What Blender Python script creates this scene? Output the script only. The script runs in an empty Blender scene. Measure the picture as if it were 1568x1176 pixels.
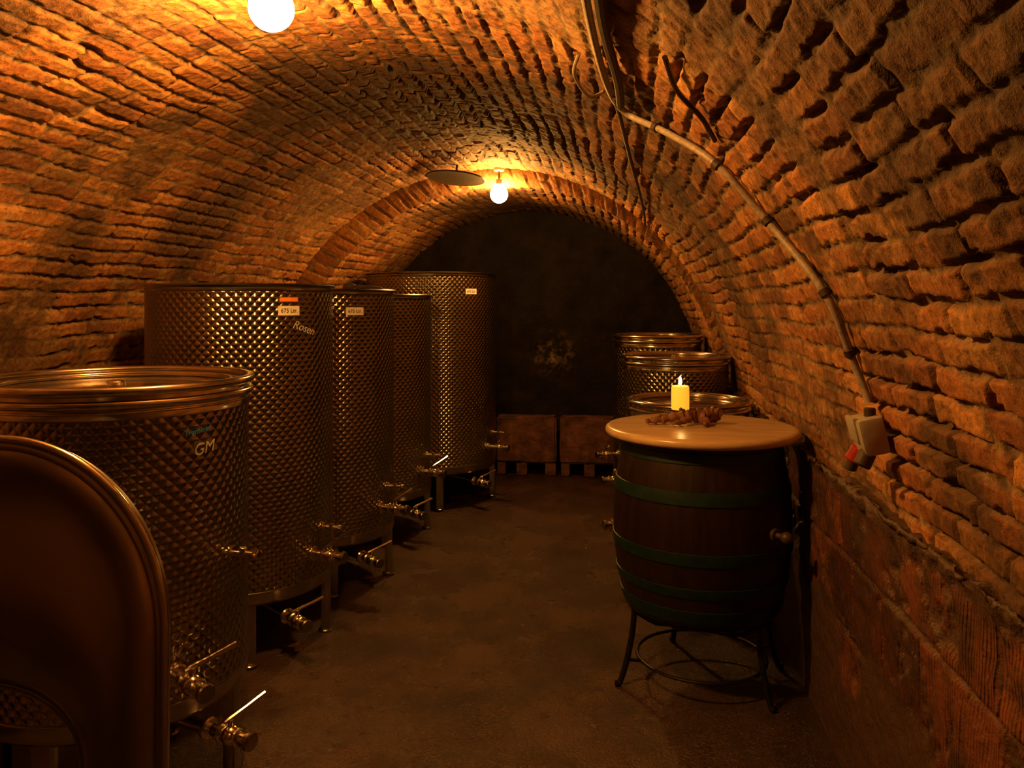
import bpy, math, random
import numpy as np
from mathutils import Vector, Matrix
random.seed(5)
rad=math.radians
scene=bpy.context.scene
try:
    scene.view_settings.view_transform='Standard'
    scene.view_settings.look='None'
except Exception as e: print(e)

# ------------------------------------------------------------------ materials
def newmat(name):
    m=bpy.data.materials.new(name); m.use_nodes=True
    nt=m.node_tree; b=nt.nodes['Principled BSDF']
    return m,nt,b
def N(nt,t,**k):
    n=nt.nodes.new(t)
    for a,v in k.items():
        if a.startswith('i_'): n.inputs[a[2:].replace('_',' ')].default_value=v
        else: setattr(n,a,v)
    return n
def ramp(nt,fac,stops):
    r=nt.nodes.new('ShaderNodeValToRGB'); e=r.color_ramp.elements
    e[0].position=stops[0][0]; e[0].color=(*stops[0][1],1)
    e[1].position=stops[-1][0]; e[1].color=(*stops[-1][1],1)
    for p,c in stops[1:-1]:
        x=e.new(p); x.color=(*c,1)
    nt.links.new(fac,r.inputs[0]); return r.outputs[0]
def noise(nt,scale,detail=4,rough=.6,vec=None):
    n=N(nt,'ShaderNodeTexNoise'); n.inputs['Scale'].default_value=scale
    n.inputs['Detail'].default_value=detail; n.inputs['Roughness'].default_value=rough
    if vec is None:
        tc=N(nt,'ShaderNodeTexCoord'); vec=tc.outputs['Object']
    nt.links.new(vec,n.inputs['Vector']); return n.outputs['Fac']
def mixc(nt,fac,a,b,mode='MIX'):
    m=N(nt,'ShaderNodeMix',data_type='RGBA',blend_type=mode)
    for s,v in ((0,fac),(6,a),(7,b)):
        if hasattr(v,'is_output'): nt.links.new(v,m.inputs[s])
        elif isinstance(v,(int,float)): m.inputs[s].default_value=v
        else: m.inputs[s].default_value=(*v,1)
    return m.outputs[2]
def bump(nt,b,h,strength=.5,dist=.01,prev=None):
    bn=N(nt,'ShaderNodeBump'); bn.inputs['Strength'].default_value=strength; bn.inputs['Distance'].default_value=dist
    nt.links.new(h,bn.inputs['Height'])
    if prev: nt.links.new(prev,bn.inputs['Normal'])
    nt.links.new(bn.outputs[0],b.inputs['Normal']); return bn.outputs[0]
def math_(nt,op,a,b=None):
    m=N(nt,'ShaderNodeMath',operation=op)
    for i,v in enumerate((a,b)):
        if v is None: continue
        if hasattr(v,'is_output'): nt.links.new(v,m.inputs[i])
        else: m.inputs[i].default_value=v
    return m.outputs[0]
def simple(name,col,rough=.5,metal=0,nscale=None,var=.3,bstr=.0,bdist=.002):
    m,nt,b=newmat(name); b.inputs['Roughness'].default_value=rough; b.inputs['Metallic'].default_value=metal
    ns=noise(nt,nscale or 20,2)
    c=ramp(nt,ns,[(.3,tuple(x*(1-var) for x in col)),(.7,tuple(min(1,x*(1+var)) for x in col))])
    nt.links.new(c,b.inputs['Base Color'])
    if bstr: bump(nt,b,ns,bstr,bdist)
    return m
def emis(name,col,s):
    m,nt,b=newmat(name); b.inputs['Base Color'].default_value=(*col,1)
    b.inputs['Emission Color'].default_value=(*col,1); b.inputs['Emission Strength'].default_value=s; return m

def brick_mat():
    m,nt,b=newmat('old_brick')
    at=N(nt,'ShaderNodeAttribute',attribute_name='bk')
    n3=noise(nt,48,4,.72)
    col=mixc(nt,.85,at.outputs['Color'],ramp(nt,n3,[(.32,(.32,.30,.27)),(.52,(.85,.84,.80)),(.72,(1.25,1.25,1.15))]),'MULTIPLY')
    nt.links.new(col,b.inputs['Base Color']); b.inputs['Roughness'].default_value=.8
    bump(nt,b,n3,.7,.008)
    return m
def tile_mat():
    m,nt,b=newmat('scored_terracotta')
    at=N(nt,'ShaderNodeAttribute',attribute_name='bk'); sp=N(nt,'ShaderNodeSeparateColor')
    nt.links.new(at.outputs['Color'],sp.inputs[0])
    tc=N(nt,'ShaderNodeTexCoord'); sx=N(nt,'ShaderNodeSeparateXYZ'); nt.links.new(tc.outputs['Object'],sx.inputs[0])
    w=math_(nt,'SINE',math_(nt,'MULTIPLY',sx.outputs[1],2*math.pi/.014))
    col=ramp(nt,sp.outputs[0],[(0,(.09,.03,.015)),(1,(.32,.10,.038))])
    nn=noise(nt,6,5,.7)
    col=mixc(nt,ramp(nt,nn,[(.42,(0,0,0)),(.58,(.9,.9,.9))]),col,(.07,.038,.022))
    col=mixc(nt,sp.outputs[1],(.09,.05,.03),col)
    nt.links.new(col,b.inputs['Base Color']); b.inputs['Roughness'].default_value=.55
    h=math_(nt,'MULTIPLY',math_(nt,'MULTIPLY',w,sp.outputs[2]),.0045)
    h2=math_(nt,'ADD',h,math_(nt,'MULTIPLY',noise(nt,35,4),.014))
    bump(nt,b,h2,.9,1.0)
    return m
def floor_mat():
    m,nt,b=newmat('damp_concrete')
    n1=noise(nt,2.2,4,.6); n2=noise(nt,80,3,.8)
    col=ramp(nt,n1,[(.3,(.036,.016,.008)),(.55,(.072,.032,.016)),(.75,(.115,.054,.028))])
    col=mixc(nt,.8,col,ramp(nt,n2,[(.35,(.35,.35,.35)),(.65,(1.15,1.15,1.15))]),'MULTIPLY')
    nt.links.new(col,b.inputs['Base Color'])
    r=ramp(nt,n1,[(.35,(.18,.18,.18)),(.65,(.34,.34,.34))]); nt.links.new(r,b.inputs['Roughness'])
    b.inputs['Specular IOR Level'].default_value=.9
    bump(nt,b,n2,.9,.013)
    return m
def backwall_mat():
    m,nt,b=newmat('blackened_plaster')
    n=noise(nt,5,5,.75)
    col=ramp(nt,n,[(.3,(.002,.0012,.0007)),(.7,(.016,.009,.005))])
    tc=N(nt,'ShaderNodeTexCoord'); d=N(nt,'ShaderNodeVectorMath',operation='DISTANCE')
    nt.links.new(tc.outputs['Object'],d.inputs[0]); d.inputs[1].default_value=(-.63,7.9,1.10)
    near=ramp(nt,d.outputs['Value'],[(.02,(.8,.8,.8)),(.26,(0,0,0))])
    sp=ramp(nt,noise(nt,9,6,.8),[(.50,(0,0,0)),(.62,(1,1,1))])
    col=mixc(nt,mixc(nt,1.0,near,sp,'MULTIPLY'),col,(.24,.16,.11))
    nt.links.new(col,b.inputs['Base Color']); b.inputs['Roughness'].default_value=.8; b.inputs['Specular IOR Level'].default_value=.2
    bump(nt,b,n,.8,.03)
    return m
def dimple_mat():
    m,nt,b=newmat('dimpled_stainless')
    uv=N(nt,'ShaderNodeUVMap'); s=N(nt,'ShaderNodeSeparateXYZ'); nt.links.new(uv.outputs[0],s.inputs[0])
    k=math.pi/.041
    a=math_(nt,'SINE',math_(nt,'MULTIPLY',math_(nt,'ADD',s.outputs[0],s.outputs[1]),k))
    c=math_(nt,'SINE',math_(nt,'MULTIPLY',math_(nt,'SUBTRACT',s.outputs[0],s.outputs[1]),k))
    h=math_(nt,'MULTIPLY',math_(nt,'ABSOLUTE',a),math_(nt,'ABSOLUTE',c))
    b.inputs['Metallic'].default_value=1
    n=noise(nt,5,2)
    nt.links.new(ramp(nt,n,[(.3,(.30,.27,.225)),(.7,(.42,.38,.32))]),b.inputs['Base Color'])
    b.inputs['Roughness'].default_value=.23
    bump(nt,b,h,1.0,.0043)
    return m
def barrel_mat():
    m,nt,b=newmat('dark_oak_staves')
    tc=N(nt,'ShaderNodeTexCoord'); mp=N(nt,'ShaderNodeMapping'); mp.inputs['Scale'].default_value=(30,30,2)
    nt.links.new(tc.outputs['Object'],mp.inputs[0]); n=noise(nt,1.5,5,.7,mp.outputs[0])
    nt.links.new(ramp(nt,n,[(.3,(.006,.0022,.0012)),(.7,(.024,.008,.0045))]),b.inputs['Base Color'])
    b.inputs['Roughness'].default_value=.45; bump(nt,b,n,.4,.004); return m
def wood_mat(name,c1,c2,scale=(3,30,30),rough=.35):
    m,nt,b=newmat(name)
    tc=N(nt,'ShaderNodeTexCoord'); mp=N(nt,'ShaderNodeMapping'); mp.inputs['Scale'].default_value=scale
    nt.links.new(tc.outputs['Object'],mp.inputs[0]); n=noise(nt,1.2,5,.65,mp.outputs[0])
    nt.links.new(ramp(nt,n,[(.3,c1),(.7,c2)]),b.inputs['Base Color'])
    b.inputs['Roughness'].default_value=rough; bump(nt,b,n,.25,.003); return m

M_brick=brick_mat(); M_tile=tile_mat(); M_floor=floor_mat(); M_back=backwall_mat()
M_dim=dimple_mat(); M_steel=simple('brushed_stainless',(.70,.66,.60),.16,1,12,.1)
M_steel_d=simple('satin_stainless',(.36,.335,.30),.25,1,8,.15)
M_guard=simple('scuffed_steel',(.44,.40,.35),.30,1,5,.15,.10,.006)
M_rubber=simple('black_rubber',(.02,.02,.02),.6)
M_barrel=barrel_mat(); M_hoop=simple('green_painted_iron',(.004,.024,.015),.5,.1,25,.4,.3)
M_top=wood_mat('table_top_maple',(.50,.33,.17),(.70,.50,.28),(2,14,14),.25)
M_iron=simple('wrought_iron',(.03,.025,.02),.45,.8,40,.3,.3)
M_drift=wood_mat('vine_root_wood',(.10,.035,.015),(.28,.11,.05),(20,20,20),.6)
M_dknob=simple('dark_turned_wood',(.07,.04,.025),.45)
M_wax=emis('lit_wax',(1,.62,.06),0)
b=M_wax.node_tree.nodes['Principled BSDF']; b.inputs['Base Color'].default_value=(.95,.75,.25,1); b.inputs['Emission Color'].default_value=(1,.50,.03,1); b.inputs['Emission Strength'].default_value=.8; b.inputs['Subsurface Weight'].default_value=.3
M_flame=emis('candle_flame',(1,.62,.18),40)
M_bulb1=emis('lit_bulb_glass',(1,.445,.085),680)
M_bulb2=emis('lit_bulb_glass_far',(1,.445,.085),450)
M_label=simple('white_label',(.75,.72,.65),.5,0,20,.05); M_olabel=simple('orange_label',(.75,.22,.03),.5,0,20,.1)
M_ink=simple('label_ink',(.01,.01,.01),.6); M_chalk=simple('chalk_writing',(.42,.39,.34),.8); M_blue=simple('blue_writing',(.03,.2,.5),.7)
M_conduit=simple('grey_conduit',(.34,.28,.22),.5,0,60,.3,.3)
M_cable=simple('dark_cable',(.05,.03,.02),.6)
M_box=simple('grey_plastic',(.42,.38,.33),.45,0,30,.12)
M_red=simple('red_plastic',(.35,.015,.008),.4)
M_slab=simple('weathered_block',(.10,.036,.020),.85,0,9,.65,.9,.03)

# ------------------------------------------------------------------ mesh builder
class MB:
    def __init__(s): s.v=[];s.f=[];s.m=[];s.uv=[];s.mats=[]
    def mi(s,mat):
        if mat not in s.mats: s.mats.append(mat)
        return s.mats.index(mat)
    def add(s,vs,fs,mat,uvs=None,mtx=None):
        o=len(s.v); k=s.mi(mat)
        for v in vs:
            v=Vector(v); s.v.append(tuple(mtx@v if mtx else v))
        s.uv+= uvs if uvs else [(0,0)]*len(vs)
        for f in fs: s.f.append(tuple(i+o for i in f)); s.m.append(k)
    def lathe(s,prof,mat,seg=64,mtx=None,rf=None,start=90):
        vs=[];uvs=[];fs=[]; n=len(prof); R=max(p[0] for p in prof)
        for j in range(seg+1):
            a=rad(start)+2*math.pi*j/seg
            for (r,z) in prof:
                rr=r*(rf(j) if rf else 1)
                vs.append((rr*math.cos(a),rr*math.sin(a),z)); uvs.append(((a-rad(start))*R,z))
        for j in range(seg):
            for i in range(n-1):
                q=(j*n+i,(j+1)*n+i,(j+1)*n+i+1,j*n+i+1)
                fs.append(q)
        s.add(vs,fs,mat,uvs,mtx)
    def torus(s,R,r,z,mat,seg=64,k=10,mtx=None,sz=1):
        s.lathe([(R+r*math.cos(2*math.pi*i/k-.01),z+sz*r*math.sin(2*math.pi*i/k-.01)) for i in range(k)]+[(R+r*math.cos(-.01),z+sz*r*math.sin(-.01))],mat,seg,mtx)
    def cyl(s,p0,p1,r,mat,seg=16,r1=None,bev=.15):
        p0=Vector(p0);p1=Vector(p1);d=p1-p0;L=d.length
        q=d.to_track_quat('Z','Y').to_matrix().to_4x4(); m=Matrix.Translation(p0)@q
        r1=r if r1 is None else r1; c=min(r,r1)*bev; c=min(c,L*.3)
        s.lathe([(0,0),(r-c,0),(r,c),(r1,L-c),(r1-c,L),(0,L)],mat,seg,m)
    def sph(s,c,r,mat,seg=24,k=12,sc=(1,1,1)):
        m=Matrix.Translation(Vector(c))@Matrix.Diagonal((*sc,1))
        s.lathe([(r*math.sin(math.pi*i/k),-r*math.cos(math.pi*i/k)) for i in range(k+1)],mat,seg,m)
    def box(s,c,d,mat,rot=None,bev=.004):
        x,y,z=[q/2 for q in d]; b=min(bev,x*.4,y*.4,z*.4)
        import bmesh
        bm=bmesh.new()
        bmesh.ops.create_cube(bm,size=1)
        for v in bm.verts: v.co=Vector((v.co.x*2*x,v.co.y*2*y,v.co.z*2*z))
        bmesh.ops.bevel(bm,geom=bm.edges[:],offset=b,segments=2,affect='EDGES',profile=.6)
        m=Matrix.Translation(Vector(c)); 
        if rot is not None: m=m@rot
        bm.verts.index_update()
        s.add([v.co.copy() for v in bm.verts],[[v.index for v in f.verts] for f in bm.faces],mat,None,m); bm.free()
    def tube(s,pts,r,mat,seg=10,closed=False,caps=True):
        pts=[Vector(p) for p in pts]; n=len(pts); rs=r if isinstance(r,(list,tuple)) else [r]*n
        vs=[];fs=[]; up=None
        for i,p in enumerate(pts):
            if closed: t=(pts[(i+1)%n]-pts[i-1])
            else: t=(pts[min(i+1,n-1)]-pts[max(i-1,0)])
            t.normalize()
            if up is None: up=t.orthogonal().normalized()
            up=(up-t*up.dot(t)).normalized(); w=t.cross(up)
            for j in range(seg):
                a=2*math.pi*j/seg; vs.append(p+(up*math.cos(a)+w*math.sin(a))*rs[i])
        for i in range(n if closed else n-1):
            for j in range(seg):
                i2=(i+1)%n
                fs.append((i*seg+j,i*seg+(j+1)%seg,i2*seg+(j+1)%seg,i2*seg+j))
        if not closed and caps:
            fs.append(tuple(range(seg))[::-1]); fs.append(tuple((n-1)*seg+j for j in range(seg)))
        s.add(vs,fs,mat)
    def build(s,name,parent=None,loc=(0,0,0),rotz=0,angle=38):
        me=bpy.data.meshes.new(name); me.from_pydata(s.v,[],s.f)
        for mt in s.mats: me.materials.append(mt)
        me.polygons.foreach_set('material_index',s.m); me.polygons.foreach_set('use_smooth',[True]*len(s.f))
        uvl=me.uv_layers.new(name='UVMap')
        idx=np.zeros(len(me.loops),dtype=np.int32); me.loops.foreach_get('vertex_index',idx)
        uvl.data.foreach_set('uv',np.array(s.uv,dtype=np.float32)[idx].ravel())
        me.update(); 
        import bmesh
        bm=bmesh.new(); bm.from_mesh(me); bmesh.ops.recalc_face_normals(bm,faces=bm.faces[:]); bm.to_mesh(me); bm.free()
        me.set_sharp_from_angle(angle=rad(angle))
        o=bpy.data.objects.new(name,me); scene.collection.objects.link(o)
        o.location=loc; o.rotation_euler[2]=rotz
        if parent: o.parent=parent
        return o
def empty(name,loc,rotz=0):
    e=bpy.data.objects.new(name,None); scene.collection.objects.link(e); e.location=loc; e.rotation_euler[2]=rotz; e.empty_display_size=.1; return e
def smooth_path(pts,n=8):
    pts=[Vector(p) for p in pts]; out=[]
    for i in range(len(pts)-1):
        p0=pts[max(i-1,0)];p1=pts[i];p2=pts[i+1];p3=pts[min(i+2,len(pts)-1)]
        for k in range(n):
            t=k/n; out.append(.5*((2*p1)+(p2-p0)*t+(2*p0-5*p1+4*p2-p3)*t*t+(3*p1-p0-3*p2+p3)*t**3))
    out.append(pts[-1]); return out

# ------------------------------------------------------------------ heightfield surfaces
RG=np.random.default_rng(11).random((8,256,256))
def vn(x,y,sc,seed=0):
    xs=x/sc+37.3;ys=y/sc+91.7; xi=np.floor(xs).astype(int);yi=np.floor(ys).astype(int)
    fx=xs-xi;fy=ys-yi; fx=fx*fx*(3-2*fx);fy=fy*fy*(3-2*fy); G=RG[seed]
    g=lambda a,b:G[a%256,b%256]
    return (g(xi,yi)*(1-fx)+g(xi+1,yi)*fx)*(1-fy)+(g(xi,yi+1)*(1-fx)+g(xi+1,yi+1)*fx)*fy
def fbm(x,y,sc,seed=0,o=4):
    t=0;a=.5;n=0
    for i in range(o): t=t+a*vn(x,y,sc/2**i,(seed+i)%8); n+=a; a*=.55
    return t/n
def sm(a,b,x):
    t=np.clip((x-a)/(b-a),0,1); return t*t*(3-2*t)
def mixn(a,b,t):
    t=t[...,None]; return np.asarray(a)*(1-t)+np.asarray(b)*t
def bricks(S,Y,hc=.076,L=.26,off=0,rough=1.0):
    s=S+off+(vn(Y,S,.45,0)-.5)*.034+(vn(Y,S,.10,1)-.5)*.010
    row=np.floor(s/hc).astype(int); fs=s/hc-row
    rr=RG[2][(row*7)%256,(row*13+5)%256]
    y=Y+rr*.9+(vn(Y,S,.13,3)-.5)*.024
    col=np.floor(y/L).astype(int); fy=y/L-col
    r1=RG[3][(row*17+3)%256,(col*29+row)%256]; r2=RG[4][(row*5+col*3)%256,(col*11)%256]; r3=RG[5][(row*9)%256,(col*7+row*2)%256]
    ds=np.minimum(fs,1-fs)*hc; dy=np.minimum(fy,1-fy)*L
    w=.001+.0045*vn(Y,S,.16,6)+.0035*vn(Y,S,.03,7)
    chipn=sm(.60,.8,vn(Y,S,.045,2))*.009
    d=np.minimum(ds,dy)-chipn
    m=sm(w,w+.006,d)
    patch=vn(Y,S,.55,1); deep=sm(.50,.74,patch*.65+vn(Y,S,.10,2)*.35)
    h_b=.004+.007*r1*rough+(fs-.5)*.008*(r2-.25)+(fy-.5)*.009*(r3-.5)+(vn(Y,S,.05,5)-.5)*.006+(vn(Y,S,.018,6)-.5)*.005
    h_m=.001-.024*deep*rough+(vn(Y,S,.05,4)-.5)*.008+(vn(Y,S,.02,3)-.5)*.005
    flush=sm(.50,.70,fbm(Y,S,.5,7))
    h_m=h_m*(1-flush)+.006*flush
    h=h_m*(1-m)+h_b*m+ (vn(Y,S,.6,5)-.5)*.03
    c=np.clip(r2*.75+.25*vn(Y,S,.05,1),0,1)
    col_b=mixn((.22,.072,.027),(.50,.19,.055),sm(0,.45,c)); col_b=mixn(col_b,np.broadcast_to((.72,.34,.095),col_b.shape),sm(.45,1,c))
    smear=sm(.54,.74,fbm(Y,S,.14,4)*.7+fbm(Y,S,.6,6)*.3)*.6
    col_b=mixn(col_b,np.broadcast_to((.50,.32,.13),col_b.shape),smear)
    mc=fbm(Y,S,.04,2,3); col_m=mixn((.15,.085,.04),(.42,.27,.13),sm(.25,.75,mc))
    col=mixn(col_m,col_b,m*(1-.5*flush))
    grime=sm(.47,.66,fbm(Y,S,.9,5,5))*.70+sm(.52,.68,fbm(Y,S,.22,1,4))*.55
    return h,col,np.clip(grime,0,.85)
def pack(col,grime,extra=None):
    g=grime if extra is None else np.clip(grime+extra,0,.88)
    c=mixn(col,np.broadcast_to((.090,.045,.021),col.shape),g)
    return np.concatenate([c,np.ones(c.shape[:2]+(1,))],-1)
def surf(name,P,att,mat,flip=False):
    a,bn=P.shape[:2]; me=bpy.data.meshes.new(name)
    idx=np.arange(a*bn).reshape(a,bn)
    q=np.stack([idx[:-1,:-1],idx[1:,:-1],idx[1:,1:],idx[:-1,1:]],-1).reshape(-1,4)
    if flip:q=q[:,::-1]
    me.vertices.add(a*bn); me.vertices.foreach_set('co',P.astype(np.float32).ravel())
    nq=len(q); me.loops.add(nq*4); me.loops.foreach_set('vertex_index',q.astype(np.int32).ravel())
    me.polygons.add(nq); me.polygons.foreach_set('loop_start',np.arange(0,nq*4,4,dtype=np.int32))
    me.polygons.foreach_set('use_smooth',np.ones(nq,dtype=bool))
    me.update(calc_edges=True); me.validate()
    if att is not None:
        ca=me.color_attributes.new(name='bk',type='FLOAT_COLOR',domain='POINT'); ca.data.foreach_set('color',att.astype(np.float32).ravel())
    me.materials.append(mat)
    o=bpy.data.objects.new(name,me); scene.collection.objects.link(o); return o

CX,CZ,R=-.95,.84,1.75
CX2,CZ2,R2=-.87,.84,1.62
YR=6.05; YB=7.9; YF=-1.6
def vault(name,cx,cz,R_,ys,ds,off=0):
    ns=int(math.pi*R_/ds); th=np.linspace(math.pi,0,ns)
    T,Y=np.meshgrid(th,ys,indexing='ij'); S=(math.pi-T)*R_
    h,col,gr=bricks(S,Y,off=off)
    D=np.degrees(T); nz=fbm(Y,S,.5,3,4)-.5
    ex=.75*np.exp(-((Y-3.9)/1.0)**2-((D-97)/26)**2)*(1+nz*2)+.75*sm(2.1,1.2,Y+nz*1.2)*sm(62,46,D)  # crown soot; near-right term paints light falloff into the colour along with grime
    rr=R_-h
    P=np.stack([cx+rr*np.cos(T),Y,cz+rr*np.sin(T)],-1)
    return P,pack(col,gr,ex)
ys=np.concatenate([np.arange(YF,.5,.03),np.arange(.5,3.6,.0075),np.arange(3.6,YR,.010),[YR]])
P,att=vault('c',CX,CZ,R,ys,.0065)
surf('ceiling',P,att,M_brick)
ys2=np.concatenate([np.arange(YR,YB,.012),[YB+.02]])
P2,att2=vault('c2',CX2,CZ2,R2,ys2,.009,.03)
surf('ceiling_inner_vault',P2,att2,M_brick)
n1=P2.shape[0]; th=np.linspace(math.pi,0,n1); k=14
T,K=np.meshgrid(th,np.linspace(0,1,k),indexing='ij')
ro=np.stack([CX+(R+.01)*np.cos(T),CZ+(R+.01)*np.sin(T)],-1); 
ri=P2[:,0][:,None,[0,2]]
XZ=ri*(1-K[...,None])+ro*K[...,None]
hh,cc,gg=bricks((math.pi-T)*1.65,T*0+K*.1,off=0,hc=.085,L=.5)
PP=np.stack([XZ[...,0],YR-hh*np.sin(K*math.pi*.9)*1.0,XZ[...,1]],-1)
surf('trim_arch_step',PP,pack(cc,gg*.5),M_brick)
def sidewall(name,x,z1,y0,y1,sgn,mat,off=0,base=0):
    zz=np.arange(-.03,z1+.01,.012); yy=np.arange(y0,y1+.02,.014)
    Z,Y=np.meshgrid(zz,yy,indexing='ij'); h,c,g=bricks(Z,Y,off=off)
    return surf(name,np.stack([x-sgn*h,Y,Z],-1),pack(c,g,.3),mat)
sidewall('wall_left',CX-R+.004,.86,YF,YR,-1,M_brick)
sidewall('wall_left_inner',CX2-R2+.004,.86,YR-.02,YB+.02,-1,M_brick)
sidewall('wall_right_inner',CX2+R2-.004,.86,YR-.02,YB+.02,1,M_brick)
zz=np.arange(-.03,1.0,.009); yy=np.concatenate([np.arange(YF,.6,.04),np.arange(.6,YR+.02,.010)])
Z,Y=np.meshgrid(zz,yy,indexing='ij')
hz,Lz=.27,.30
zw=Z+(vn(Y,Z,.5,4)-.5)*.05
row=np.floor((zw-.19)/hz).astype(int); fz=(zw-.19)/hz-row; yo=Y+(row%2)*.15+(vn(Y,Z,.2,1)-.5)*.03; col=np.floor(yo/Lz).astype(int); fy=yo/Lz-col
d=np.minimum(np.minimum(fz,1-fz)*hz,np.minimum(fy,1-fy)*Lz); m=sm(.003,.010,d)
r1=RG[3][(row*17+3)%256,(col*29+row)%256]; r2=RG[4][(row*5)%256,(col*11+row)%256]
plast=sm(.50,.40,Z+(vn(Y,Z,.3,2)-.5)*.6)
chip=sm(.62,.78,vn(Y,Z,.11,3)*.6+vn(Y,Z,.035,1)*.4)
h=(m*.006+r1*.012*m-chip*.014)*(1-plast)+plast*.012+(vn(Y,Z,.4,5)-.5)*.02+(vn(Y,Z,.05,4)-.5)*.010
ridge=sm(.92,.985,Z+(vn(Y,Z,.09,5)-.5)*.05)*(.006+.022*vn(Y,Z,.06,6)); h=h+ridge
P=np.stack([.775-h,Y,Z],-1)
rk=(1-chip)*(1-sm(.91,.96,Z))*(1-plast)
A=np.stack([r2,m*rk,m*rk*(r1*.7+.3),np.ones_like(m)],-1)
Zt=.985+(vn(yy,yy*0,.12,3)-.5)*.04+(vn(yy,yy*0,.03,4)-.5)*.02
L=[]
for t in (0.0,.3,.7,1.0):
    L.append(np.stack([P[-1,:,0]+t*(.85-P[-1,:,0]),yy,Zt+.004*t],-1))
P=np.concatenate([P,np.stack(L)],0); A=np.concatenate([A,np.stack([np.stack([yy*0+.4,yy*0,yy*0,yy*0+1],-1)]*4)],0)
surf('wall_right',P,A,M_tile)
xx=np.arange(-2.75,.85,.03); zz=np.arange(-.03,2.65,.03); X,Zz=np.meshgrid(xx,zz,indexing='ij')
hb=(vn(X,Zz,.4,1)-.5)*.04+(vn(X,Zz,.12,2)-.5)*.03
surf('wall_back',np.stack([X,YB-hb,Zz],-1),None,M_back)
h,c,g=bricks(Zz,X)
surf('wall_front',np.stack([X,YF+h,Zz],-1),pack(c,g,.3),M_brick)
xx=np.arange(-2.75,.85,.03); yy=np.arange(YF-.05,YB+.05,.03); X,Y=np.meshgrid(xx,yy,indexing='ij')
hf=(vn(X,Y,.6,1)-.5)*.010+(vn(X,Y,.15,2)-.5)*.004-.005
surf('floor',np.stack([X,Y,hf],-1),None,M_floor)

# ------------------------------------------------------------------ tanks
def frame(a): 
    o=Vector((math.cos(a),math.sin(a),0)); t=Vector((-math.sin(a),math.cos(a),0)); return o,t
def big_valve(mb,a,r,z,lever=.13,s=1.0,lift=.35):
    o,t=frame(a); U=Vector((0,0,1)); p=o*(r-.01)+U*z
    mb.cyl(p,p+o*.02*s,.034*s,M_steel,20); mb.cyl(p+o*.015*s,p+o*.065*s,.019*s,M_steel)
    mb.cyl(p+o*.06*s,p+o*.075*s,.030*s,M_steel,8); mb.sph(p+o*.10*s,.030*s,M_steel)
    mb.cyl(p+o*.125*s,p+o*.14*s,.030*s,M_steel,8); mb.cyl(p+o*.14*s,p+o*.175*s,.020*s,M_steel)
    mb.cyl(p+o*.165*s,p+o*.185*s,.028*s,M_steel_d,16)
    c=p+o*.10*s; mb.cyl(c,c+U*.05*s,.010*s,M_steel)
    h=c+U*.05*s; d=(t*1.0+U*lift+o*.3).normalized()
    mb.tube([h-d*.02*s,h,h+d*.05*s,h+d*lever*s],[.006*s,.008*s,.006*s,.008*s],M_steel,8)
    mb.cyl(p+o*.15*s,p+o*.15*s-U*.035*s,.008*s,M_steel)
def small_tap(mb,a,r,z,s=1.0):
    o,t=frame(a); U=Vector((0,0,1)); p=o*(r-.005)+U*z
    mb.cyl(p,p+o*.012*s,.022*s,M_steel); mb.cyl(p,p+o*.085*s,.010*s,M_steel)
    mb.cyl(p+o*.05*s,p+o*.05*s-U*.045*s,.008*s,M_steel); mb.cyl(p+o*.08*s,p+o*.10*s,.015*s,M_steel,8)
    mb.tube([p+o*.09*s-t*.028*s,p+o*.09*s+t*.028*s],.006*s,M_steel,8); mb.cyl(p+o*.045*s,p+o*.045*s+U*.02*s,.012*s,M_steel,8)
def text_child(txt,size,mat,parent,a,r,z,tilt=0,off=.0045,name='writing'):
    cu=bpy.data.curves.new('t','FONT'); cu.body=txt; cu.size=size; cu.align_x='CENTER'; cu.align_y='CENTER'; cu.extrude=.0004; cu.shear=.3 if name=='writing' else 0
    ob=bpy.data.objects.new('tmp',cu); scene.collection.objects.link(ob); bpy.context.view_layer.update()
    me=bpy.data.meshes.new_from_object(ob.evaluated_get(bpy.context.evaluated_depsgraph_get()))
    bpy.data.objects.remove(ob)
    ct,st=math.cos(tilt),math.sin(tilt)
    for v in me.vertices:
        x=v.co.x*ct-v.co.y*st; y=v.co.x*st+v.co.y*ct; q=r+off+v.co.z
        v.co=(q*math.cos(a+x/r),q*math.sin(a+x/r),z+y)
    me.materials.clear(); me.materials.append(mat)
    o=bpy.data.objects.new(name,me); scene.collection.objects.link(o); o.parent=parent; return o
def curved_label(mb,a,r,z,w,h,mat,off=.003):
    vs=[];fs=[];n=6
    for i in range(n+1):
        an=a+(i/n-.5)*w/r
        for q,zz_ in ((r+off,z-h/2),(r+off,z+h/2),(r-.003,z+h/2),(r-.003,z-h/2)): vs.append((q*math.cos(an),q*math.sin(an),zz_))
    for i in range(n):
        for k in range(4):
            k2=(k+1)%4; fs.append((i*4+k,(i+1)*4+k,(i+1)*4+k2,i*4+k2))
    fs.append((0,1,2,3)); fs.append((n*4+3,n*4+2,n*4+1,n*4))
    mb.add(vs,fs,mat)
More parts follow.
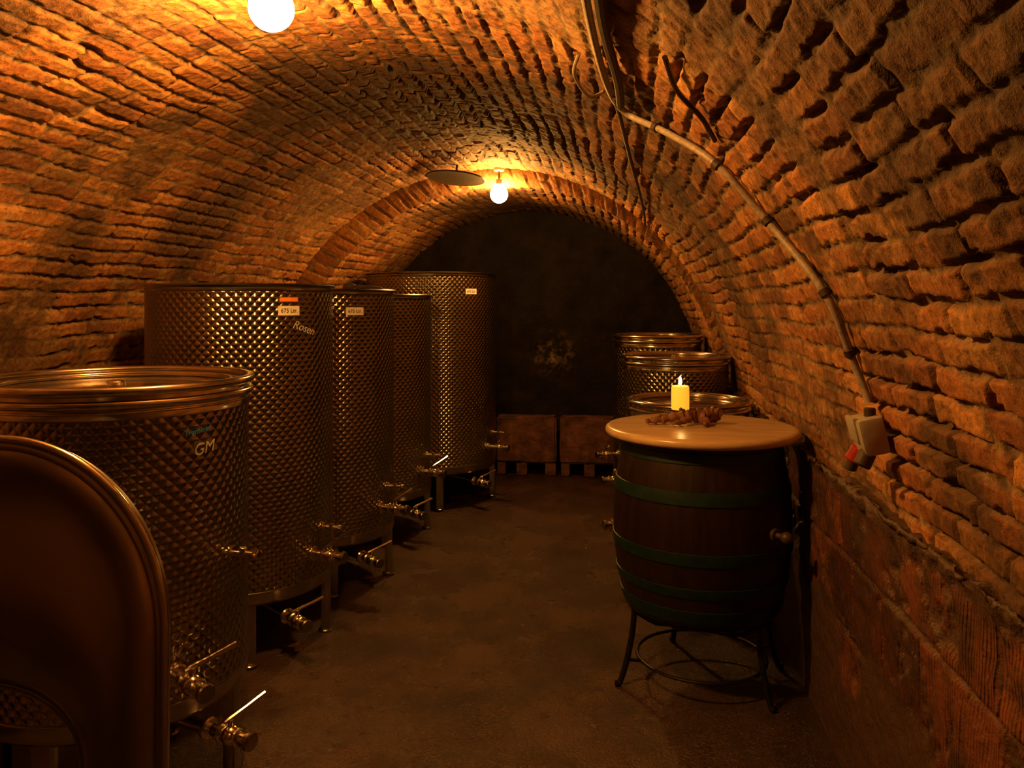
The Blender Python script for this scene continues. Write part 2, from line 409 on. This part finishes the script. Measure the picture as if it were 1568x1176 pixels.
def tank(x,y,r,zt,zb,kind='tall',taps=None,label=None,legs=(20,110,200,290),lidz=.07,vent=None):
    e=empty('stainless_wine_tank',(x,y,0))
    mb=MB()
    mb.lathe([(0,zb-.045),(r*.5,zb-.03),(r-.03,zb-.004),(r-.008,zb),(r,zb+.01)],M_steel_d,96)
    mb.lathe([(r,zb+.01),(r,zb+.05),(r+.0015,zb+.052),(r+.0015,zb+.056),(r,zb+.058)],M_steel_d,96)
    bz=zt-.085 if kind!='tall' else zt-.03
    mb.lathe([(r,zb+.058)]+[(r,zb+.058+(bz-zb-.058)*i/4) for i in range(1,5)],M_dim,96)
    mb.build('shell',e)
    mb=MB()
    if kind=='tall':
        mb.lathe([(r,bz),(r+.003,bz+.004),(r+.003,zt-.012),(r+.010,zt-.006),(r+.012,zt),(r+.006,zt+.006),(r-.004,zt+.004),(r-.006,zt-.01),(r-.006,zt-.16)],M_steel_d,96)
    else:
        mb.lathe([(r,bz),(r+.004,bz+.004),(r+.004,zt-.06),(r-.002,zt-.05),(r-.002,zt-.01),(r-.006,zt-.012),(r-.006,zt-.2)],M_steel,96)
        mb.torus(r+.006,.014,zt-.002,M_steel,96,12); mb.torus(r+.004,.013,zt-.040,M_steel,96,12)
        mb.torus(r+.004,.004,zt-.062,M_steel,96,8)
    mb.build('rim',e)
    mb=MB(); lz=zt-lidz
    mb.lathe([(0,lz+.012),(r*.3,lz+.010),(r*.75,lz),(r-.06,lz-.006),(r-.045,lz+.012),(r-.035,lz+.012)],M_steel,80)
    mb.torus(r-.024,.017,lz+.004,M_rubber if kind=='tall' else M_steel_d,80,12)
    if kind!='tall': mb.torus(r-.055,.008,lz+.018,M_steel,80,10)
    mb.cyl((0,0,lz+.005),(0,0,lz+.025),.03,M_steel,20)
    if vent:
        vx,vy=vent; mb.cyl((vx,vy,lz),(vx,vy,zt+.012),.018,M_cable,16); mb.sph((vx,vy,zt+.022),.042,M_cable,20,8,(1,1,.5))
        mb.tube(smooth_path([(vx,vy,zt+.02),(vx+.08,vy-.02,zt+.022),(vx+.16,vy+.06,zt+.012),(vx+.2,vy+.16,zt-.02)]),.009,M_cable,8)
    mb.build('floating_lid',e)
    mb=MB()
    for g in legs:
        o,t=frame(rad(g)); U=Vector((0,0,1)); L=zb+.10
        m=Matrix(((o.x,t.x,0,0),(o.y,t.y,0,0),(0,0,1,0),(0,0,0,1)))
        rot=m.to_3x3().to_4x4()
        mb.box(o*(r-.012)+U*(L/2+.004),(.008,.055,L-.01),M_steel_d,rot,.002)
        mb.box(o*(r-.030)+t*.024+U*(L/2),(.036,.006,L-.02),M_steel_d,rot,.002)
        mb.box(o*(r-.030)-t*.024+U*(L/2),(.036,.006,L-.02),M_steel_d,rot,.002)
        mb.cyl(o*(r-.03)+U*.0,o*(r-.03)+U*.014,.035,M_steel_d,20)
    mb.build('legs',e)
    mb=MB()
    taps=taps or []
    for kd,a,z in taps:
        if kd=='tap': small_tap(mb,rad(a),r,z)
        elif kd=='drain': 
            o,t=frame(rad(a)); mb.tube([o*(r*.5)+Vector((0,0,zb-.03)),o*(r*.55)+Vector((0,0,z)),o*(r-.01)+Vector((0,0,z))],.02,M_steel,12); big_valve(mb,rad(a),r,z,.12)
        else: big_valve(mb,rad(a),r,z)
    if taps: mb.build('valves',e)
    if label:
        a,z=label[0],label[1]; mb=MB(); curved_label(mb,rad(a),r,z,.105,.042,M_label)
        if len(label)>2: curved_label(mb,rad(a),r,z+.05,.09,.018,M_olabel)
        mb.build('capacity_label',e)
        text_child('675 Ltr.',.026,M_ink,e,rad(a),r,z,name='label_text')
    return e
T=lambda zb:[('tap',-6,zb+.27),('valve',-17,zb+.17),('drain',-38,zb-.07)]
t1=tank(-1.62,2.50,.41,1.35,.37,'short',[('tap',-4,.81),('valve',-34,.51),('drain',-19,.31)],None,(5,95,185,275),.03)
t2=tank(-1.81,3.80,.43,1.675,.27,'tall',T(.27),(-36.6,1.56,1),(12,100,190,300))
t3=tank(-1.744,4.675,.43,1.665,.27,'tall',T(.27),(-43.8,1.548),(10,100,190,300),.07,(.20,-.05))
t4=tank(-1.734,5.66,.42,1.645,.27,'tall',T(.27),None,(10,100,190,300))
t5=tank(-1.543,6.71,.53,1.825,.27,'tall',T(.27),(-41.5,1.68),(5,95,185,290))
text_child('Rosen',.052,M_chalk,t2,rad(-26),.43,1.480,-.30,.004)
text_child('GM',.05,M_chalk,t1,rad(-22),.41,1.160,.1,.004)
text_child('Traminer',.025,M_blue,t1,rad(-25),.41,1.215,.12,.004)
tA=tank(.385,4.80,.33,1.04,.27,'short',[('valve',200,.36),('tap',215,.6)],None,(30,120,210,300),.02)
tB=tank(.37,5.68,.345,1.235,.27,'short',[('valve',200,.42)],None,(30,120,210,300),.02)
tC=tank(.29,6.62,.34,1.335,.27,'short',[('valve',205,.42)],None,(30,120,210,300),.02)
# ------------------------------------------------------------------ barrel table
bx,by=.345,3.62
e=empty('barrel_table',(bx,by,0))
z0,z1=.325,1.03
def br(z): 
    u=(z-(z0+z1)/2)/((z1-z0)/2); return .372-.050*u*u
mb=MB(); prof=[(0,z0+.03),(br(z0)-.03,z0+.03),(br(z0)-.025,z0),(br(z0),z0)]+[(br(z0+(z1-z0)*i/20),z0+(z1-z0)*i/20) for i in range(1,20)]+[(br(z1),z1),(br(z1)-.02,z1),(br(z1)-.03,z1-.02),(0,z1-.02)]
mb.lathe(prof,M_barrel,24*6,None,lambda j:(.992 if j%6==0 else 1.0))
mb.build('staves',e)
mb=MB()
for zc,w in ((.985,.042),(.835,.055),(.60,.050),(.465,.042),(.365,.055)):
    pr=[(br(zc-w/2)-.004,zc-w/2),(br(zc-w/2)+.004,zc-w/2+.002),(br(zc)+.0055,zc),(br(zc+w/2)+.004,zc+w/2-.002),(br(zc+w/2)-.004,zc+w/2)]
    mb.lathe(pr,M_hoop,96)
mb.build('hoops',e)
mb=MB(); mb.lathe([(0,1.03),(.385,1.03),(.398,1.034),(.405,1.042),(.407,1.052),(.404,1.062),(.395,1.069),(.38,1.071),(0,1.071)],M_top,96)
mb.build('round_top',e)
mb=MB(); o,t=frame(rad(-47)); p=o*.365+Vector((0,0,.688))
mb.cyl(p,p+o*.02,.026,M_dknob,20); mb.cyl(p+o*.02,p+o*.05,.012,M_dknob,16); mb.sph(p+o*.065,.024,M_dknob,20,10)
mb.build('wooden_spigot',e)
mb=MB(); ring=lambda r,z,n=48:[(r*math.cos(2*math.pi*i/n),r*math.sin(2*math.pi*i/n),z) for i in range(n)]
mb.tube(ring(.30,.315),.011,M_iron,8,True); mb.tube(ring(.27,.09),.007,M_iron,8,True)
for g in (200,312,20,105):
    o,t=frame(rad(g)); U=Vector((0,0,1))
    mb.tube(smooth_path([o*.30+U*.33,o*.31+U*.22,o*.335+U*.10,o*.365+U*.012,o*.385+U*.008]),.012,M_iron,8)
    mb.tube(smooth_path([o*.30+U*.30,o*.20+U*.24,o*.08+U*.23,Vector((0,0,.23))]),.008,M_iron,8)
    mb.tube([o*.27+U*.09,o*.335+U*.10],.007,M_iron,8)
mb.build('iron_stand',e)

# candle
cx,cy=.275,3.86
e=empty('pillar_candle',(cx,cy,1.071))
mb=MB(); mb.lathe([(0,0),(.05,0),(.055,.005),(.05,.012),(.035,.02),(.034,.03),(.045,.036),(0,.036)],M_drift,32); mb.build('wooden_base',e)
mb=MB(); mb.lathe([(0,.036),(.037,.036),(.040,.040),(.041,.09),(.040,.138),(.037,.144),(.030,.138),(.012,.132),(0,.131)],M_wax,40); mb.build('wax',e)
mb=MB(); mb.tube([(0,0,.13),(.001,0,.146),(.004,0,.152)],.0015,M_ink,6); mb.build('wick',e)
mb=MB(); mb.lathe([(0,.146),(.005,.150),(.0085,.160),(.007,.172),(.003,.184),(0,.190)],M_flame,16); mb.build('flame',e)
mb=MB()
def branch(pts,r0,r1,seed):
    random.seed(seed); p=smooth_path(pts,6); n=len(p); q=[];rs=[]
    for i,v in enumerate(p):
        t=i/(n-1); r=(r0*(1-t)+r1*t)*(1+.28*math.sin(i*1.9+seed)+random.uniform(-.12,.12))
        q.append(v+Vector((random.uniform(-1,1),random.uniform(-1,1),random.uniform(-.4,.6)))*.004); rs.append(r)
    mb.tube(q,rs,M_drift,10)
branch([(.09,0,.030),(.04,.01,.034),(-.02,0,.028),(-.09,-.01,.018),(-.15,-.015,.014)],.030,.009,1)
branch([(.06,.01,.035),(.11,.0,.05),(.15,-.02,.055),(.165,-.03,.05)],.026,.012,2)
branch([(.10,.0,.03),(.14,.03,.022),(.17,.05,.02)],.022,.012,3)
branch([(.04,-.01,.03),(0,-.05,.018),(-.05,-.075,.013)],.016,.007,4)
branch([(-.03,.0,.03),(-.07,.03,.035),(-.12,.04,.016)],.013,.006,5)
branch([(.09,0,.03),(.10,-.05,.018),(.08,-.09,.012)],.018,.008,6)
branch([(.05,.02,.03),(.02,.03,.05),(.0,.02,.062)],.014,.006,7)
mb.build('vine_root',None,(.262,3.63,1.073),rad(7),60)

# ------------------------------------------------------------------ bulbs
def bulb(x,y,z,top,mat,r=.034):
    e=empty('ceiling_light_bulb',(x,y,z))
    mb=MB(); mb.lathe([(0,-r)]+[(r*math.sin(rad(q)),-r*math.cos(rad(q))) for q in range(15,151,15)]+[(.022,r+.006),(.016,r+.012),(0,r+.012)],mat,32)
    mb.build('glass_bulb',e)
    mb=MB(); mb.cyl((0,0,r+.008),(0,0,r+.045),.022,M_cable,20)
    if top-z-r>.06: mb.cyl((0,0,r+.04),(0,0,top-z),.006,M_cable,10)
    mb.cyl((0,0,top-z-.02),(0,0,top-z+.01),.04,M_box,24)
    mb.build('socket',e)
bulb(-1.0,2.29,2.448,2.585,M_bulb1,.065)
bulb(-.875,6.0,2.385,2.575,M_bulb2,.065)
e=empty('hanging_tank_lid',(-1.14,5.72,2.47))
e.rotation_euler=(rad(-6),rad(4),0)
mb=MB(); mb.lathe([(0,.012),(.05,.016),(.18,.006),(.205,.004),(.212,-.002),(.205,-.008),(.18,-.004),(0,-.006)],M_cable,64)
mb.cyl((0,0,.012),(0,0,.11),.008,M_iron); mb.build('lid_disc',e)

# ------------------------------------------------------------------ conduit, cable, socket
def vp(th,y,off=.03):
    a=rad(th); return Vector((CX+(R-off)*math.cos(a),y,CZ+(R-off)*math.sin(a)))
path=smooth_path([vp(59.8,1.5),vp(59.5,2.1),vp(58,2.7),vp(55.5,2.92),vp(50,2.78),vp(43.5,2.62),vp(35.8,2.60),vp(27.2,2.46),vp(20.2,2.49),vp(16.0,2.47)],8)
mb=MB(); mb.tube(path,.0115,M_conduit,10)
for i in (30,40,48,56,63):
    p=path[i]; q=(path[i+1]-path[i-1]).normalized(); mb.cyl(p-q*.012,p+q*.012,.017,M_cable,12)
    n=Vector((p.x-CX,0,p.z-CZ)).normalized(); mb.cyl(p,p+n*.03,.010,M_cable,8)
mb.tube(smooth_path([vp(57,2.78,.035),vp(56,3.2),vp(54.5,3.8,.028),vp(52,4.6,.03),vp(50,5.4,.028),vp(49,5.95,.03)],10),.008,M_cable,8)
mb.tube(smooth_path([vp(58.3,1.3,.035),vp(58.2,2.0,.035),vp(56.5,2.5,.04),vp(56.0,2.78,.045)],10),.014,M_cable,8)
mb.tube(smooth_path([vp(61.2,2.5,.03),vp(61.5,2.65,.06),vp(60,2.85,.06),vp(58.5,2.8,.03)],10),.006,M_conduit,8)
mb.tube(smooth_path([vp(52,2.05,.03),vp(50,2.2,.04),vp(47,2.28,.035),vp(45,2.42,.025)],8),.007,M_cable,8)
mb.build('electric_conduit')
bp=vp(13.2,2.45,.058); an=rad(13.2)
e=empty('wall_power_socket',bp)
rot=Matrix.Rotation(-an,4,'Y')
mb=MB(); mb.box((0,0,0),(.07,.115,.105),M_box,rot,.012); mb.build('housing',e)
mb=MB(); mb.box((-.038,.012,.012),(.012,.085,.070),M_box,rot,.005); mb.cyl((.0,-.01,.05),(.0,-.01,.075),.016,M_cable,16); mb.build('flap',e)
mb=MB(); mb.cyl((-.01,.035,-.045),(-.03,.045,-.085),.026,M_red,20); mb.cyl((-.01,-.03,-.045),(-.03,-.035,-.085),.024,M_cable,20)
mb.cyl((-.028,.044,-.08),(-.038,.05,-.11),.018,M_cable,16); mb.build('plugs',e)

# ------------------------------------------------------------------ blocks by back wall
for k,(xa,xb) in enumerate(((-1.13,-.575),(-.545,.10))):
    e=empty('stone_block',((xa+xb)/2,7.66,0)); w=xb-xa
    # rough-hewn block: subdivided, noise-displaced box
    import bmesh
    bm=bmesh.new(); bmesh.ops.create_cube(bm,size=1)
    for v in bm.verts: v.co=Vector((v.co.x*w,v.co.y*.16,v.co.z*.43))
    bmesh.ops.bevel(bm,geom=bm.edges[:],offset=.018,segments=2,affect='EDGES')
    bmesh.ops.subdivide_edges(bm,edges=bm.edges[:],cuts=5,use_grid_fill=True)
    bm.verts.index_update(); random.seed(k+3)
    vs=[v.co+Vector((random.uniform(-1,1),random.uniform(-1,1),random.uniform(-1,1)))*.0035 for v in bm.verts]
    mb=MB(); mb.add(vs,[[v.index for v in f.verts] for f in bm.faces],M_slab,None,Matrix.Translation((0,0,.330))); bm.free()
    mb.build('block',e,angle=60)
    mb=MB()
    for s in (-.08,.40): mb.box((s*w,0,.060),(.10,.13,.12),M_slab,None,.012)
    mb.box((-.42*w,0,.060),(.08,.13,.12),M_slab,None,.012)
    mb.build('feet',e)

# ------------------------------------------------------------------ foreground steel hood
e=empty('stainless_machine_guard',(-.985,1.184,0),rad(7.4))
def arch(w,top,rad_,n=24,zbot=.0,taper=.03):
    pts=[]; 
    for i in range(n+1):
        a=math.pi*i/n; pts.append((w*math.cos(a), top-rad_+rad_*math.sin(a)))
    return [(w-taper,zbot+.005)]+[(w-.004,(top-rad_)*.5)]+pts+[(-w+.004,(top-rad_)*.5)]+[(-w+taper,zbot+.005)]
oa=arch(.26,1.372,.30,48); ia=arch(.152,1.0,.13,48,0,.0)
mb=MB(); n=len(oa); vs=[];fs=[]
th_=[(0,.03),(.03,.006),(.08,-.008),(.25,-.024),(.5,-.034),(.75,-.030),(.92,-.016),(1,.0)]
for (x,z),(x2,z2) in zip(oa,ia):
    for tt,dd in th_: vs.append((x+(x2-x)*tt,dd,z+(z2-z)*tt))
k=len(th_)
for i in range(n-1):
    for j in range(k-1): fs.append((i*k+j,(i+1)*k+j,(i+1)*k+j+1,i*k+j+1))
o_=len(vs); vs2=[(v[0],v[1]*.3+.06,v[2]) for v in vs]
fs2=[tuple(q+o_ for q in f[::-1]) for f in fs]
ed=[]
for i in range(n-1):
    for j in (0,k-1): ed.append((i*k+j,(i+1)*k+j,(i+1)*k+j+o_,i*k+j+o_))
mb.add(vs+vs2,fs+fs2+ed,M_guard); mb.build('arched_panel',e,angle=70)
mb=MB(); mb.tube([(x,.03,z) for x,z in oa],.014,M_steel,14); mb.tube([(x,.01,z) for x,z in ia],.012,M_steel_d,12); mb.build('rolled_edge',e,angle=60)

# ------------------------------------------------------------------ world + camera
w=bpy.data.worlds.new('w'); scene.world=w; w.use_nodes=True
w.node_tree.nodes['Background'].inputs[0].default_value=(.02,.01,.005,1); w.node_tree.nodes['Background'].inputs[1].default_value=.2
cd=bpy.data.cameras.new('cam'); cam=bpy.data.objects.new('camera',cd); scene.collection.objects.link(cam)
cam.location=(0,0,1.6); cam.rotation_euler=(rad(90),0,rad(7.4))
cd.sensor_width=36; cd.lens=36*1269/1568; cd.shift_y=-126/1568; cd.clip_start=.02
scene.camera=cam
